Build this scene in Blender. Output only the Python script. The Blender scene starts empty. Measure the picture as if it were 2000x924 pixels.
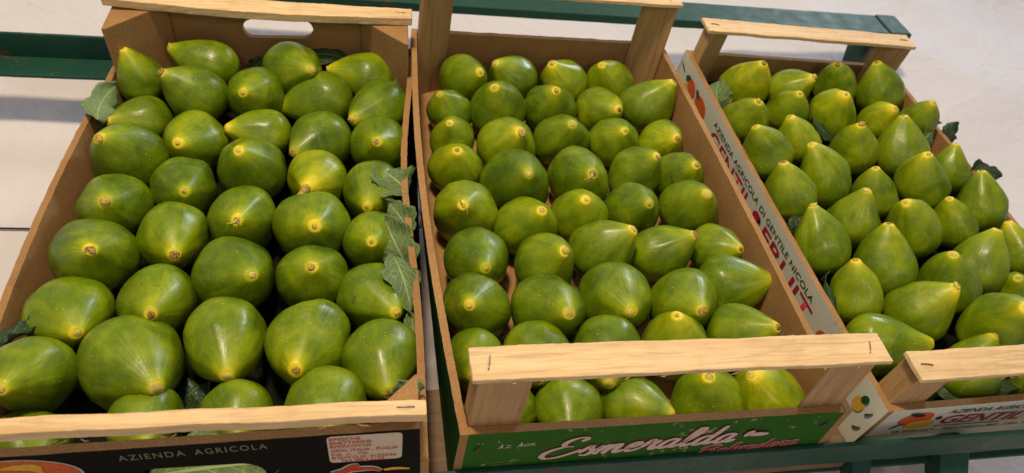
import bpy, bmesh, math, random
from mathutils import Matrix, Vector, noise
R = math.radians
SC = bpy.context.scene
COL = SC.collection
random.seed(7)

# ---------------------------------------------------------------- frame
# everything is modelled in the frame of the sloping display rack and then tipped
TILT = 30.0
G = Matrix.Translation((0, 0, 1.0)) @ Matrix.Rotation(R(TILT), 4, 'X')

# ---------------------------------------------------------------- camera
cam_d = bpy.data.cameras.new('camera')
cam = bpy.data.objects.new('camera', cam_d)
COL.objects.link(cam)
from mathutils import Euler
CAM_POS = Vector((-0.04643, -0.30386, 0.50815))
cam.matrix_world = G @ (Matrix.Translation(CAM_POS) @ Euler((0.77210, -0.15731, -0.15648), 'XYZ').to_matrix().to_4x4())
cam_d.sensor_width = 36.0
cam_d.lens = 1.47712 / 2 * 36.0
cam_d.clip_start = 0.02
cam_d.clip_end = 50
cam_d.dof.use_dof = True
cam_d.dof.focus_distance = 0.60
cam_d.dof.aperture_fstop = 11.0
SC.camera = cam

# ---------------------------------------------------------------- light
world = bpy.data.worlds.new('World')
SC.world = world
world.use_nodes = True
bg = world.node_tree.nodes['Background']
bg.inputs[0].default_value = (0.86, 0.86, 1.0, 1)
bg.inputs[1].default_value = 0.26


def lamp(name, kind, pos, target, power, color, size=0.1, size_y=None):
    d = bpy.data.lights.new(name, kind)
    d.energy = power
    d.color = color
    if kind == 'AREA':
        d.shape = 'RECTANGLE' if size_y else 'DISK'
        d.size = size
        if size_y:
            d.size_y = size_y
    else:
        d.shadow_soft_size = size
    o = bpy.data.objects.new(name, d)
    COL.objects.link(o)
    p, t = Vector(pos), Vector(target)
    rot = (t - p).to_track_quat('-Z', 'Y').to_matrix().to_4x4()
    o.matrix_world = G @ Matrix.Translation(p) @ rot
    return o


lamp('ceiling_lamp', 'AREA', (-0.25, 0.25, 1.75), (0.1, 0.25, 0), 31, (1.0, 0.81, 0.56), 0.24)
lamp('ceiling_lamp', 'POINT', (0.55, -1.15, 1.35), (0, 0, 0), 12, (1.0, 0.82, 0.58), 0.04)
lamp('ceiling_lamp', 'POINT', (-0.55, -0.95, 1.55), (0, 0, 0), 11, (1.0, 0.80, 0.55), 0.04)
lamp('window_light', 'AREA', (1.75, 2.05, 1.30), (0.45, 0.25, 0), 27, (0.78, 0.88, 1.0), 0.38, 0.6)

SC.view_settings.view_transform = 'Standard'
SC.view_settings.look = 'None'
SC.view_settings.exposure = 0.0
SC.view_settings.gamma = 1.0
SC.view_settings.use_curve_mapping = False


# ---------------------------------------------------------------- helpers
def link(name, mesh, parent=None, mats=()):
    o = bpy.data.objects.new(name, mesh)
    COL.objects.link(o)
    for m in mats:
        mesh.materials.append(m)
    if parent:
        o.parent = parent
    return o


def root_at(o, m):
    o.matrix_world = G @ m


def tag(o, label=None, cat=None, group=None, kind=None):
    if label: o['label'] = label
    if cat: o['category'] = cat
    if group: o['group'] = group
    if kind: o['kind'] = kind
    return o


def empty(name, m):
    o = bpy.data.objects.new(name, None)
    o.empty_display_size = 0.02
    COL.objects.link(o)
    root_at(o, m)
    return o


def smooth(me, on=True):
    me.polygons.foreach_set('use_smooth', [on] * len(me.polygons))


def mesh(verts, faces, sm=False):
    me = bpy.data.meshes.new('mesh')
    me.from_pydata([tuple(v) for v in verts], [], faces)
    me.update()
    if sm:
        smooth(me)
    return me


def bevel(o, w=0.0008, seg=2, ang=35):
    b = o.modifiers.new('bevel', 'BEVEL')
    b.width = w
    b.segments = seg
    b.limit_method = 'ANGLE'
    b.angle_limit = R(ang)
    return o


def grid_box(x0, x1, y0, y1, z0, z1, n=(1, 1, 1), f=None):
    """a box whose faces are cut into a grid, so f(x,y,z)->(x,y,z) can bend or roughen it"""
    nx, ny, nz = n
    idx, V, F = {}, [], []

    def v(i, j, k):
        key = (i, j, k)
        if key not in idx:
            p = (x0 + (x1 - x0) * i / nx, y0 + (y1 - y0) * j / ny, z0 + (z1 - z0) * k / nz)
            idx[key] = len(V)
            V.append(f(*p) if f else p)
        return idx[key]
    for i in range(nx):
        for j in range(ny):
            F.append([v(i, j, 0), v(i, j + 1, 0), v(i + 1, j + 1, 0), v(i + 1, j, 0)])
            F.append([v(i, j, nz), v(i + 1, j, nz), v(i + 1, j + 1, nz), v(i, j + 1, nz)])
    for i in range(nx):
        for k in range(nz):
            F.append([v(i, 0, k), v(i + 1, 0, k), v(i + 1, 0, k + 1), v(i, 0, k + 1)])
            F.append([v(i, ny, k), v(i, ny, k + 1), v(i + 1, ny, k + 1), v(i + 1, ny, k)])
    for j in range(ny):
        for k in range(nz):
            F.append([v(0, j, k), v(0, j, k + 1), v(0, j + 1, k + 1), v(0, j + 1, k)])
            F.append([v(nx, j, k), v(nx, j + 1, k), v(nx, j + 1, k + 1), v(nx, j, k + 1)])
    return mesh(V, F)


def paint_side(me, normal, slot=1):
    """give the faces that look along normal the printed material slot"""
    n = Vector(normal)
    for p in me.polygons:
        if p.normal.dot(n) > 0.8:
            p.material_index = slot


def plate(outline, holes=(), t=0.003, res=1):
    """flat plate with holes in the x,y plane, thickness t centred on z=0"""
    cu = bpy.data.curves.new('plate', 'CURVE')
    cu.dimensions = '2D'
    cu.fill_mode = 'BOTH'
    cu.extrude = t / 2
    for loop in [outline] + list(holes):
        sp = cu.splines.new('POLY')
        sp.points.add(len(loop) - 1)
        for p, q in zip(sp.points, loop):
            p.co = (q[0], q[1], 0, 1)
        sp.use_cyclic_u = True
    o = bpy.data.objects.new('plate', cu)
    me = bpy.data.meshes.new_from_object(o)
    bpy.data.objects.remove(o)
    bpy.data.curves.remove(cu)
    me.materials.clear()
    return me


def ellipse(cx, cy, rx, ry, n=28, rot=0.0, wob=0.0):
    L = []
    for i in range(n):
        a = 2 * math.pi * i / n
        x, y = rx * math.cos(a), ry * math.sin(a)
        k = 1 + wob * math.sin(3 * a + cx * 90)
        x, y = x * k, y * k
        L.append((cx + x * math.cos(rot) - y * math.sin(rot), cy + x * math.sin(rot) + y * math.cos(rot)))
    return L


def xf(me, m):
    me.transform(m)
    return me


def tube(pts, r, n=8, sm=True, radii=None):
    V, F = [], []
    pts = [Vector(p) for p in pts]
    for i, p in enumerate(pts):
        a = pts[max(i - 1, 0)]
        b = pts[min(i + 1, len(pts) - 1)]
        d = (b - a).normalized()
        s = d.cross(Vector((0.13, 0.27, 0.95))).normalized()
        t = d.cross(s)
        rr = radii[i] if radii else r
        for k in range(n):
            w = 2 * math.pi * k / n
            V.append(p + rr * (math.cos(w) * s + math.sin(w) * t))
    for i in range(len(pts) - 1):
        for k in range(n):
            F.append([i * n + k, i * n + (k + 1) % n, (i + 1) * n + (k + 1) % n, (i + 1) * n + k])
    F.append(list(range(n))[::-1])
    F.append([(len(pts) - 1) * n + k for k in range(n)])
    return mesh(V, F, sm)


# ---------------------------------------------------------------- materials
class NT:
    def __init__(self, name):
        self.m = bpy.data.materials.new(name)
        self.m.use_nodes = True
        self.t = self.m.node_tree
        self.b = self.t.nodes['Principled BSDF']

    def n(self, typ, **kw):
        nd = self.t.nodes.new(typ)
        for k, v in kw.items():
            if isinstance(k, str) and k.startswith('i_'):
                nd.inputs[k[2:].replace('_', ' ')].default_value = v
            else:
                setattr(nd, k, v)
        return nd

    def l(self, a, b):
        self.t.links.new(a, b)

    def coord(self, scale=(1, 1, 1), which='Object'):
        c = self.n('ShaderNodeTexCoord')
        mp = self.n('ShaderNodeMapping')
        mp.inputs['Scale'].default_value = scale
        self.l(c.outputs[which], mp.inputs[0])
        return mp.outputs[0]

    def noise(self, vec, scale, detail=3, rough=0.55, dist=0.0):
        nd = self.n('ShaderNodeTexNoise')
        nd.inputs['Scale'].default_value = scale
        nd.inputs['Detail'].default_value = detail
        nd.inputs['Roughness'].default_value = rough
        nd.inputs['Distortion'].default_value = dist
        self.l(vec, nd.inputs['Vector'])
        return nd.outputs['Fac']

    def ramp(self, fac, stops):
        nd = self.n('ShaderNodeValToRGB')
        e = nd.color_ramp.elements
        while len(e) < len(stops):
            e.new(0.5)
        for el, (p, c) in zip(e, stops):
            el.position = p
            el.color = (c, c, c, 1) if isinstance(c, (int, float)) else (*c, 1)
        self.l(fac, nd.inputs[0])
        return nd.outputs[0]

    def mix(self, fac, a, b, mode='MIX'):
        nd = self.n('ShaderNodeMix', data_type='RGBA', blend_type=mode)
        for s, v in ((0, fac), (6, a), (7, b)):
            if isinstance(v, (int, float)):
                nd.inputs[s].default_value = v if s == 0 else (v, v, v, 1)
            elif isinstance(v, tuple):
                nd.inputs[s].default_value = (*v, 1)
            else:
                self.l(v, nd.inputs[s])
        return nd.outputs[2]

    def math(self, op, a, b=0.0, clamp=False):
        nd = self.n('ShaderNodeMath', operation=op, use_clamp=clamp)
        for s, v in ((0, a), (1, b)):
            if isinstance(v, (int, float)):
                nd.inputs[s].default_value = v
            else:
                self.l(v, nd.inputs[s])
        return nd.outputs[0]

    def bump(self, h, strength=0.3, dist=0.001, prev=None):
        nd = self.n('ShaderNodeBump')
        nd.inputs['Strength'].default_value = strength
        nd.inputs['Distance'].default_value = dist
        self.l(h, nd.inputs['Height'])
        if prev:
            self.l(prev, nd.inputs['Normal'])
        return nd.outputs[0]

    def out(self, color=None, rough=None, normal=None, **kw):
        for s, v in (('Base Color', color), ('Roughness', rough), ('Normal', normal)):
            if v is None:
                continue
            if isinstance(v, tuple):
                self.b.inputs[s].default_value = (*v, 1)
            elif isinstance(v, (int, float)):
                self.b.inputs[s].default_value = v
            else:
                self.l(v, self.b.inputs[s])
        for k, v in kw.items():
            self.b.inputs[k.replace('_', ' ')].default_value = v
        return self.m


def mat_board():
    t = NT('fibreboard')
    v = t.coord()
    a = t.noise(v, 900, 3, 0.7)
    b = t.noise(v, 28, 4, 0.6)
    c = t.mix(t.ramp(b, [(0.3, 0), (0.7, 1)]), (0.37, 0.185, 0.052), (0.50, 0.280, 0.095))
    c = t.mix(t.ramp(a, [(0.35, 0), (0.75, 1)]), t.mix(0.85, c, (0.20, 0.10, 0.035)), c)
    d = t.noise(v, 140, 5, 0.7)
    c = t.mix(t.ramp(d, [(0.66, 0), (0.74, 0.5)]), c, (0.16, 0.085, 0.035))
    st_ = t.noise(t.coord((0.3, 1, 1)), 22, 5, 0.7, 0.6)
    c = t.mix(t.ramp(st_, [(0.56, 0), (0.70, 0.40)]), c, (0.20, 0.105, 0.04))
    return t.out(c, 0.85, t.bump(a, 0.5, 0.0006))


def mat_wood(name, light, dark, axis=0, seed=0.0):
    t = NT(name)
    sc = [1.0, 1.0, 1.0]
    sc[axis] = 0.06
    v = t.coord(tuple(sc))
    g = t.noise(v, 300, 5, 0.65, 0.6)
    w = t.noise(v, 75, 5, 0.65, 0.9)
    k = t.coord()
    blot = t.noise(k, 30, 4, 0.6)
    c = t.mix(t.ramp(w, [(0.3, 0), (0.72, 1)]), light, dark)
    c = t.mix(t.ramp(g, [(0.48, 0), (0.70, 0.65)]), c, tuple(x * 0.62 for x in dark))
    c = t.mix(t.ramp(blot, [(0.55, 0), (0.8, 0.5)]), c, tuple(x * 0.8 for x in dark))
    sp = t.noise(k, 330, 4, 0.7)
    c = t.mix(t.ramp(sp, [(0.69, 0), (0.75, 0.75)]), c, (0.12, 0.065, 0.030))
    fb = t.noise(t.coord(tuple(sc)), 900, 3, 0.6)
    c = t.mix(t.ramp(fb, [(0.3, 0.22), (0.6, 0)]), c, tuple(x * 0.6 for x in dark))
    return t.out(c, 0.7, t.bump(g, 0.5, 0.0005))


def mat_print(name, base, base2, worn, wear=0.70, rough=0.6):
    t = NT(name)
    v = t.coord()
    a = t.noise(v, 75, 7, 0.72)
    big = t.noise(v, 9, 2, 0.5)
    s = t.math('ADD', a, t.math('MULTIPLY', big, 0.18))
    m = t.ramp(s, [(wear, 0), (wear + 0.02, 1)])
    fibre = t.noise(t.coord((1, 1, 1)), 1100, 2, 0.6)
    c = t.mix(t.noise(v, 22, 3), base, base2)
    c = t.mix(t.ramp(fibre, [(0.55, 0), (0.8, 0.25)]), c, tuple(min(1, x * 1.8 + 0.004) for x in base))
    c = t.mix(m, c, worn)
    sc = t.noise(t.coord((0.25, 1, 1)), 240, 5, 0.7)
    c = t.mix(t.ramp(sc, [(0.70, 0), (0.735, 0.7)]), c, worn)
    t.b.inputs['Specular IOR Level'].default_value = 0.04
    return t.out(c, t.ramp(m, [(0, rough), (1, 0.9)]), t.bump(fibre, 0.2, 0.0003))


def mat_ink(name, c1, c2=None, rough=0.5):
    t = NT(name)
    v = t.coord()
    a = t.noise(v, 500, 4, 0.7)
    c = t.mix(t.ramp(a, [(0.4, 0), (0.7, 1)]), c1, c2 or tuple(x * 0.8 for x in c1))
    return t.out(c, rough, None, Specular_IOR_Level=0.1)


def mat_paint():
    t = NT('green_paint')
    v = t.coord((1, 1, 1))
    a = t.noise(v, 45, 6, 0.7)
    b = t.noise(v, 6, 3, 0.6)
    s = t.math('ADD', a, t.math('MULTIPLY', b, 0.25))
    c = t.mix(t.noise(v, 14, 4, 0.6), (0.008, 0.046, 0.029), (0.014, 0.070, 0.045))
    c = t.mix(t.ramp(s, [(0.735, 0), (0.77, 0.6)]), c, (0.10, 0.045, 0.025))
    c = t.mix(t.ramp(t.noise(v, 260, 4, 0.7), [(0.64, 0), (0.68, 0.5)]), c, (0.10, 0.20, 0.16))
    return t.out(c, t.ramp(a, [(0.3, 0.42), (0.7, 0.62)]), t.bump(t.noise(v, 120, 4), 0.35, 0.0008), Specular_IOR_Level=0.22)


def mat_cloth():
    t = NT('white_cloth')
    v = t.coord()
    a = t.noise(v, 3.0, 5, 0.6, 0.6)
    b = t.noise(v, 1400, 2, 0.5)
    vr = t.n('ShaderNodeTexVoronoi', feature='DISTANCE_TO_EDGE')
    vr.inputs['Scale'].default_value = 4.5
    mp = t.n('ShaderNodeMapping')
    mp.inputs['Scale'].default_value = (1.0, 0.55, 1.0)
    mp.inputs['Rotation'].default_value = (0, 0, 0.5)
    c0 = t.n('ShaderNodeTexCoord')
    wob = t.n('ShaderNodeVectorMath', operation='ADD')
    nz = t.n('ShaderNodeTexNoise')
    nz.inputs['Scale'].default_value = 2.5
    t.l(c0.outputs['Object'], nz.inputs['Vector'])
    t.l(c0.outputs['Object'], wob.inputs[0])
    t.l(nz.outputs['Color'], wob.inputs[1])
    t.l(wob.outputs[0], mp.inputs[0])
    t.l(mp.outputs[0], vr.inputs['Vector'])
    crease = t.ramp(vr.outputs['Distance'], [(0.0, 1), (0.06, 0)])
    c = t.mix(t.ramp(a, [(0.3, 0), (0.7, 1)]), (0.67, 0.63, 0.615), (0.65, 0.61, 0.60))
    n1 = t.bump(crease, 0.16, 0.006)
    n2 = t.bump(t.noise(v, 7, 5, 0.6, 0.25), 0.38, 0.03, n1)
    n3 = t.bump(b, 0.15, 0.0003, n2)
    return t.out(c, 0.85, n3, Specular_IOR_Level=0.2)


def mat_fig():
    t = NT('fig_skin')
    rib = t.n('ShaderNodeAttribute', attribute_name='rib').outputs['Vector']
    sep = t.n('ShaderNodeSeparateXYZ')
    t.l(rib, sep.inputs[0])
    ax = sep.outputs['Z']
    tone = t.n('ShaderNodeAttribute', attribute_type='OBJECT', attribute_name='tone').outputs['Fac']
    rnd = t.n('ShaderNodeObjectInfo').outputs['Random']
    obj = t.coord()
    off = t.n('ShaderNodeVectorMath', operation='ADD')
    comb = t.n('ShaderNodeCombineXYZ')
    t.l(t.math('MULTIPLY', rnd, 37.0), comb.inputs[0])
    t.l(t.math('MULTIPLY', rnd, 91.0), comb.inputs[2])
    t.l(rib, off.inputs[0])
    t.l(comb.outputs[0], off.inputs[1])
    ribv = off.outputs[0]
    off2 = t.n('ShaderNodeVectorMath', operation='ADD')
    t.l(obj, off2.inputs[0])
    t.l(comb.outputs[0], off2.inputs[1])
    ov = off2.outputs[0]
    m1 = t.n('ShaderNodeMapping')
    m1.inputs['Scale'].default_value = (1, 1, 0.22)
    t.l(ribv, m1.inputs[0])
    streak = t.noise(m1.outputs[0], 4.2, 4, 0.62, 0.25)
    fine = t.noise(m1.outputs[0], 14.0, 3, 0.6, 0.2)
    blot = t.noise(ov, 34, 4, 0.6, 0.4)
    # how far towards yellow: neck, tone of the single fruit, blotches, streaks
    neck = t.ramp(ax, [(0.60, 0.0), (0.86, 0.20), (0.95, 0.55), (1.0, 1.0)])
    y = t.math('MULTIPLY', tone, 0.62)
    y = t.math('ADD', y, t.math('MULTIPLY', neck, 0.68))
    y = t.math('ADD', y, t.math('MULTIPLY', t.math('SUBTRACT', blot, 0.5), 1.15))
    y = t.math('ADD', y, t.math('MULTIPLY', t.math('SUBTRACT', streak, 0.5), 0.26))
    y = t.math('ADD', y, 0.07, clamp=True)
    c = t.ramp(y, [(0.0, (0.045, 0.092, 0.003)), (0.30, (0.120, 0.188, 0.002)), (0.58, (0.240, 0.305, 0.002)),
                   (0.82, (0.42, 0.43, 0.003)), (1.0, (0.74, 0.60, 0.020))])
    c = t.mix(t.ramp(fine, [(0.50, 0), (0.80, 0.16)]), c, t.mix(0.5, c, (0.20, 0.27, 0.04)))
    # matt bloom
    bl = t.ramp(t.noise(ov, 55, 5, 0.7, 0.5), [(0.46, 0), (0.80, 0.30)])
    c = t.mix(bl, c, (0.20, 0.245, 0.022))
    # pale lenticels
    r_lt = t.ramp(t.noise(ov, 24, 3, 0.6, 1.5), [(0.52, 0), (0.70, 0.30)])
    c = t.mix(r_lt, c, t.mix(0.6, c, (0.045, 0.10, 0.006)))
    vo = t.n('ShaderNodeTexVoronoi')
    vo.inputs['Scale'].default_value = 310
    vo.inputs['Randomness'].default_value = 1.0
    t.l(ov, vo.inputs['Vector'])
    dots = t.ramp(vo.outputs['Distance'], [(0.10, 1), (0.17, 0)])
    sel = t.ramp(t.noise(ov, 170, 2), [(0.50, 0), (0.60, 0.75)])
    c = t.mix(t.math('MULTIPLY', dots, sel), c, (0.45, 0.48, 0.20))
    # rubbed brown marks
    mark = t.ramp(t.noise(ov, 70, 6, 0.72, 0.9), [(0.670, 0), (0.70, 0.8)])
    c = t.mix(mark, c, (0.075, 0.050, 0.018))
    h = t.math('ADD', t.math('MULTIPLY', streak, 1.2), t.math('MULTIPLY', fine, 0.5))
    # dark hair lines running down from the neck
    m2 = t.n('ShaderNodeMapping')
    m2.inputs['Scale'].default_value = (1, 1, 0.10)
    t.l(ribv, m2.inputs[0])
    hair = t.noise(m2.outputs[0], 9.0, 3, 0.6, 0.35)
    hl = t.ramp(hair, [(0.40, 1), (0.47, 0)])
    hl = t.math('MULTIPLY', hl, t.ramp(t.noise(ov, 45, 2), [(0.48, 0), (0.66, 0.36)]))
    c = t.mix(hl, c, t.mix(0.65, c, (0.02, 0.045, 0.005)))
    h = t.math('ADD', h, t.math('MULTIPLY', hair, 0.8))
    n1 = t.bump(h, 0.22, 0.0009)
    n1 = t.bump(t.noise(ov, 130, 5, 0.65), 0.42, 0.0008, n1)
    n2 = t.bump(t.noise(ov, 700, 3, 0.6), 0.20, 0.0003, n1)
    r = t.math('ADD', t.math('MULTIPLY', bl, 0.50), 0.24)
    r = t.math('ADD', r, t.math('MULTIPLY', blot, 0.12))
    r = t.math('ADD', r, t.math('MULTIPLY', neck, 0.22))
    m = t.out(c, r, n2)
    t.b.inputs['Subsurface Weight'].default_value = 0.05
    t.b.inputs['Subsurface Radius'].default_value = (0.8, 1.0, 0.2)
    t.b.inputs['Subsurface Scale'].default_value = 0.003
    t.b.inputs['Specular IOR Level'].default_value = 0.34
    t.b.inputs['Coat Weight'].default_value = 0.06
    t.b.inputs['Coat Roughness'].default_value = 0.16
    return m


def mat_stem():
    t = NT('fig_stem')
    v = t.coord()
    a = t.noise(v, 700, 4, 0.7)
    rn = t.n('ShaderNodeObjectInfo').outputs['Random']
    a2 = t.math('SUBTRACT', t.math('ADD', a, 0.10), t.math('MULTIPLY', rn, 0.26))
    c = t.ramp(a2, [(0.30, (0.12, 0.06, 0.018)), (0.42, (0.46, 0.33, 0.04)), (0.66, (0.66, 0.55, 0.12))])
    return t.out(c, 0.75, t.bump(a, 0.7, 0.0008))


def mat_leaf(name, blade, vein, rough):
    t = NT(name)
    uv = t.n('ShaderNodeUVMap', uv_map='UVMap')
    sep = t.n('ShaderNodeSeparateXYZ')
    t.l(uv.outputs[0], sep.inputs[0])
    u = t.math('ABSOLUTE', t.math('SUBTRACT', sep.outputs[0], 0.5))
    mid = t.ramp(u, [(0.012, 1), (0.035, 0)])
    s = t.math('SUBTRACT', t.math('MULTIPLY', sep.outputs[1], 6.0), t.math('MULTIPLY', u, 5.0))
    fr = t.math('ABSOLUTE', t.math('SUBTRACT', t.math('FRACT', s), 0.5))
    side = t.ramp(fr, [(0.02, 0.9), (0.07, 0)])
    vo = t.n('ShaderNodeTexVoronoi', feature='DISTANCE_TO_EDGE')
    vo.inputs['Scale'].default_value = 260
    t.l(t.coord(), vo.inputs['Vector'])
    net = t.ramp(vo.outputs['Distance'], [(0.0, 0.5), (0.08, 0)])
    v = t.math('MAXIMUM', t.math('MAXIMUM', mid, side), net)
    b = t.noise(t.coord(), 60, 4)
    c = t.mix(b, blade, tuple(x * 0.65 for x in blade))
    c = t.mix(v, c, vein)
    m = t.out(c, rough, t.bump(v, 0.6, 0.0008))
    t.b.inputs['Transmission Weight'].default_value = 0.0
    return m


M = dict(
    board=mat_board(),
    slat=mat_wood('poplar_slat', (0.80, 0.59, 0.32), (0.62, 0.40, 0.18), 0),
    post=mat_wood('poplar_post', (0.50, 0.31, 0.13), (0.38, 0.21, 0.08), 2),
    plank=mat_wood('raw_plank', (0.20, 0.12, 0.06), (0.12, 0.07, 0.035), 0),
    black=mat_print('black_print', (0.004, 0.004, 0.003), (0.006, 0.005, 0.004), (0.16, 0.13, 0.08), 0.79),
    green=mat_print('green_print', (0.020, 0.092, 0.010), (0.032, 0.120, 0.012), (0.30, 0.27, 0.16), 0.70),
    dgreen=mat_print('dark_green_print', (0.012, 0.05, 0.010), (0.018, 0.065, 0.012), (0.15, 0.15, 0.08), 0.78),
    white=mat_print('white_print', (0.62, 0.60, 0.50), (0.56, 0.55, 0.46), (0.36, 0.28, 0.17), 0.80),
    paint=mat_paint(), cloth=mat_cloth(), fig=mat_fig(), stem=mat_stem(),
    leaf_dark=mat_leaf('leaf_upper', (0.020, 0.052, 0.014), (0.07, 0.12, 0.035), 0.42),
    leaf_grey=mat_leaf('leaf_under', (0.095, 0.165, 0.038), (0.27, 0.34, 0.13), 0.7),
    leaf_pale=mat_leaf('leaf_under_pale', (0.15, 0.25, 0.09), (0.30, 0.38, 0.18), 0.65),
    ink_red=mat_ink('red_ink', (0.40, 0.018, 0.030)),
    ink_dred=mat_ink('dark_red_ink', (0.16, 0.010, 0.014)),
    ink_sticker=mat_ink('sticker_red', (0.52, 0.05, 0.025)),
    ink_pink=mat_ink('cream_pink_ink', (0.62, 0.45, 0.40)),
    ink_green=mat_ink('bottle_green_ink', (0.015, 0.075, 0.040)),
    ink_pale=mat_ink('pale_ink', (0.50, 0.47, 0.38)),
    ink_dim=mat_ink('dim_gold_ink', (0.22, 0.20, 0.13)),
    ink_orange=mat_ink('orange_ink', (0.60, 0.13, 0.025), (0.45, 0.045, 0.02)),
    ink_yellow=mat_ink('yellow_ink', (0.66, 0.40, 0.045), (0.60, 0.28, 0.03)),
    ink_black=mat_ink('black_ink', (0.02, 0.02, 0.02)),
    sticker=mat_ink('sticker_paper', (0.60, 0.50, 0.38), (0.52, 0.42, 0.31)),
    steel=None, wire=None)
_t = NT('gap_shade_dark')
M['gap_shade'] = _t.out((0.008, 0.010, 0.006), 0.95, None)  # near-black colour that paints in the shade between the figs
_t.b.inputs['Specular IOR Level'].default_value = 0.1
_t = NT('staple_steel')
M['steel'] = _t.out((0.30, 0.27, 0.24), 0.4, None, Metallic=0.9)
_t = NT('rusty_staple')
M['rust'] = _t.out((0.06, 0.04, 0.03), 0.6, None)
_t = NT('wire_plastic')
M['wire'] = _t.out((0.012, 0.013, 0.018), 0.45, None)

# ---------------------------------------------------------------- the cloth
def cloth_pt(s, x):
    S0, L = 0.85, 0.5
    if s < S0:
        y, z = s, -0.14
    else:
        a = min((s - S0) / L, 1.0) * R(50)
        rr = L / R(50)
        y = S0 + rr * math.sin(a)
        z = -0.14 + rr * (1 - math.cos(a))
        if s > S0 + L:
            e = s - S0 - L
            y += e * math.cos(R(50))
            z += e * math.sin(R(50))
    k = max(0.0, min(1.0, (x - 0.05) / 0.8)) * 0.8 + 0.2
    w = noise.noise(Vector((x * 1.6 + s * 0.9, s * 1.1 - x * 0.5, 0.3))) * 0.030
    q = x * 0.80 + s * 0.62
    w += (1 - abs(noise.noise(Vector((q * 3.4, (s - x) * 0.8, 4.0)))) * 2.4) * 0.018
    w += (1 - abs(noise.noise(Vector((q * 7.5 + 3, (s - x) * 2.0, 14.0)))) * 2.4) * 0.0025
    w += (1 - abs(noise.noise(Vector((x * 2.3 - s * 3.8, q * 0.9, 9.0)))) * 2.6) * 0.004
    return Vector((x, y, z + w * k))


V, F = [], []
NX, NS = 220, 200
for j in range(NS + 1):
    for i in range(NX + 1):
        V.append(cloth_pt(-0.7 + 3.1 * j / NS, -1.6 + 4.2 * i / NX))
for j in range(NS):
    for i in range(NX):
        a = j * (NX + 1) + i
        F.append([a, a + 1, a + NX + 2, a + NX + 1])
cl = link('backdrop_cloth', mesh(V, F, True), None, [M['cloth']])
root_at(cl, Matrix.Identity(4))
tag(cl, kind='structure')

# black wire lying on the cloth
def wz(x, y):
    return cloth_pt(y, x).z + 0.003
pts = []
for i in range(40):
    x = -1.1 + 1.145 * i / 39
    y = 0.318 + 0.006 * math.sin(x * 9) + (0.02 if x < -0.5 else 0) * 0
    pts.append((x, y, wz(x, y)))
pts += [(0.052, 0.345, wz(0.05, 0.345)), (0.046, 0.385, wz(0.046, 0.385) + 0.006), (0.055, 0.42, wz(0.05, 0.42)), (0.050, 0.47, wz(0.05, 0.47))]
w = link('wire', tube(pts, 0.0011, 8), None, [M['wire']])
root_at(w, Matrix.Identity(4))
tag(w, 'thin black wire lying across the white cloth behind the crates', 'wire')


# ---------------------------------------------------------------- the green stands
def jig(a=0.0004, f=60):
    return lambda x, y, z: (x + a * noise.noise(Vector((x * f, y * f, z * f + 5))), y + a * noise.noise(Vector((x * f + 9, y * f, z * f))), z + a * noise.noise(Vector((x * f, y * f + 7, z * f))))


def beam(name, parent, x0, x1, y0, y1, z0, z1, n=(24, 1, 1), m='paint', bw=0.0012):
    o = link(name, grid_box(x0, x1, y0, y1, z0, z1, n, jig()), parent, [M[m]])
    return bevel(o, bw)


st = empty('display_stand', Matrix.Translation((0.4, 0.3, -0.05)))
tag(st, 'green painted stand of rails and legs under the two right crates', 'stand', 'green display stands')
off = Matrix.Translation((-0.4, -0.3, 0.05))


def slanted_leg(parent, name, p0, p1, wx, wy):
    p0, p1 = Vector(p0), Vector(p1)
    V = []
    for p in (p0, p1):
        for sx, sy in ((-1, -1), (1, -1), (1, 1), (-1, 1)):
            V.append(p + Vector((sx * wx / 2, sy * wy / 2, 0)))
    o = link(name, mesh(V, [[3, 2, 1, 0], [4, 5, 6, 7], [0, 1, 5, 4], [1, 2, 6, 5], [2, 3, 7, 6], [3, 0, 4, 7]]), parent, [M['paint']])
    return bevel(o, 0.0015)


parts = [
    beam('front_rail', st, -0.02, 1.15, -0.0590, -0.0553, -0.026, 0.004, (60, 1, 2), bw=0.0008),
    beam('front_ledge', st, -0.02, 1.15, -0.0553, -0.020, -0.050, -0.046, (40, 1, 1)),
    beam('back_rail', st, -0.30, 0.812, 0.652, 0.708, -0.043, -0.030, (50, 3, 1)),
    beam('rail_end', st, 0.814, 0.852, 0.650, 0.710, -0.048, -0.0285, (2, 3, 1), bw=0.003),
    beam('side_rail', st, 0.06, 0.09, -0.018, 0.650, -0.075, -0.054, (2, 30, 1)),
    beam('side_rail', st, 0.60, 0.63, -0.018, 0.46, -0.085, -0.064, (2, 30, 1)),
    beam('shelf_plank', st, 0.002, 0.372, -0.0545, 0.03, -0.0445, -0.024, (30, 3, 1), 'plank'),
    slanted_leg(st, 'leg', (0.382, -0.045, -0.027), (0.382, -0.30, -0.30), 0.018, 0.024),
    slanted_leg(st, 'leg', (0.476, -0.042, -0.027), (0.50, -0.26, -0.30), 0.030, 0.026),
    slanted_leg(st, 'leg', (0.805, 0.672, -0.046), (0.875, 0.70, -0.30), 0.080, 0.018),
    slanted_leg(st, 'leg', (-0.25, 0.672, -0.046), (-0.30, 0.70, -0.30), 0.060, 0.018),
]
slot = link('leg_slot', grid_box(0.7945, 0.8005, 0.655, 0.6625, -0.085, -0.060), parts[9], [M['rust']])
for o in parts + [slot]:
    o.data.transform(off)
o = None

LM = Matrix(((0.99594, 0.04583, -0.07746, -0.28883), (-0.04576, 0.99895, 0.00267, -0.05151), (0.07750, 0.00088, 0.99699, -0.03763), (0, 0, 0, 1)))
st2 = empty('display_stand', LM)
tag(st2, 'green painted stand with an angled rail under the left crate', 'stand', 'green display stands')
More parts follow.
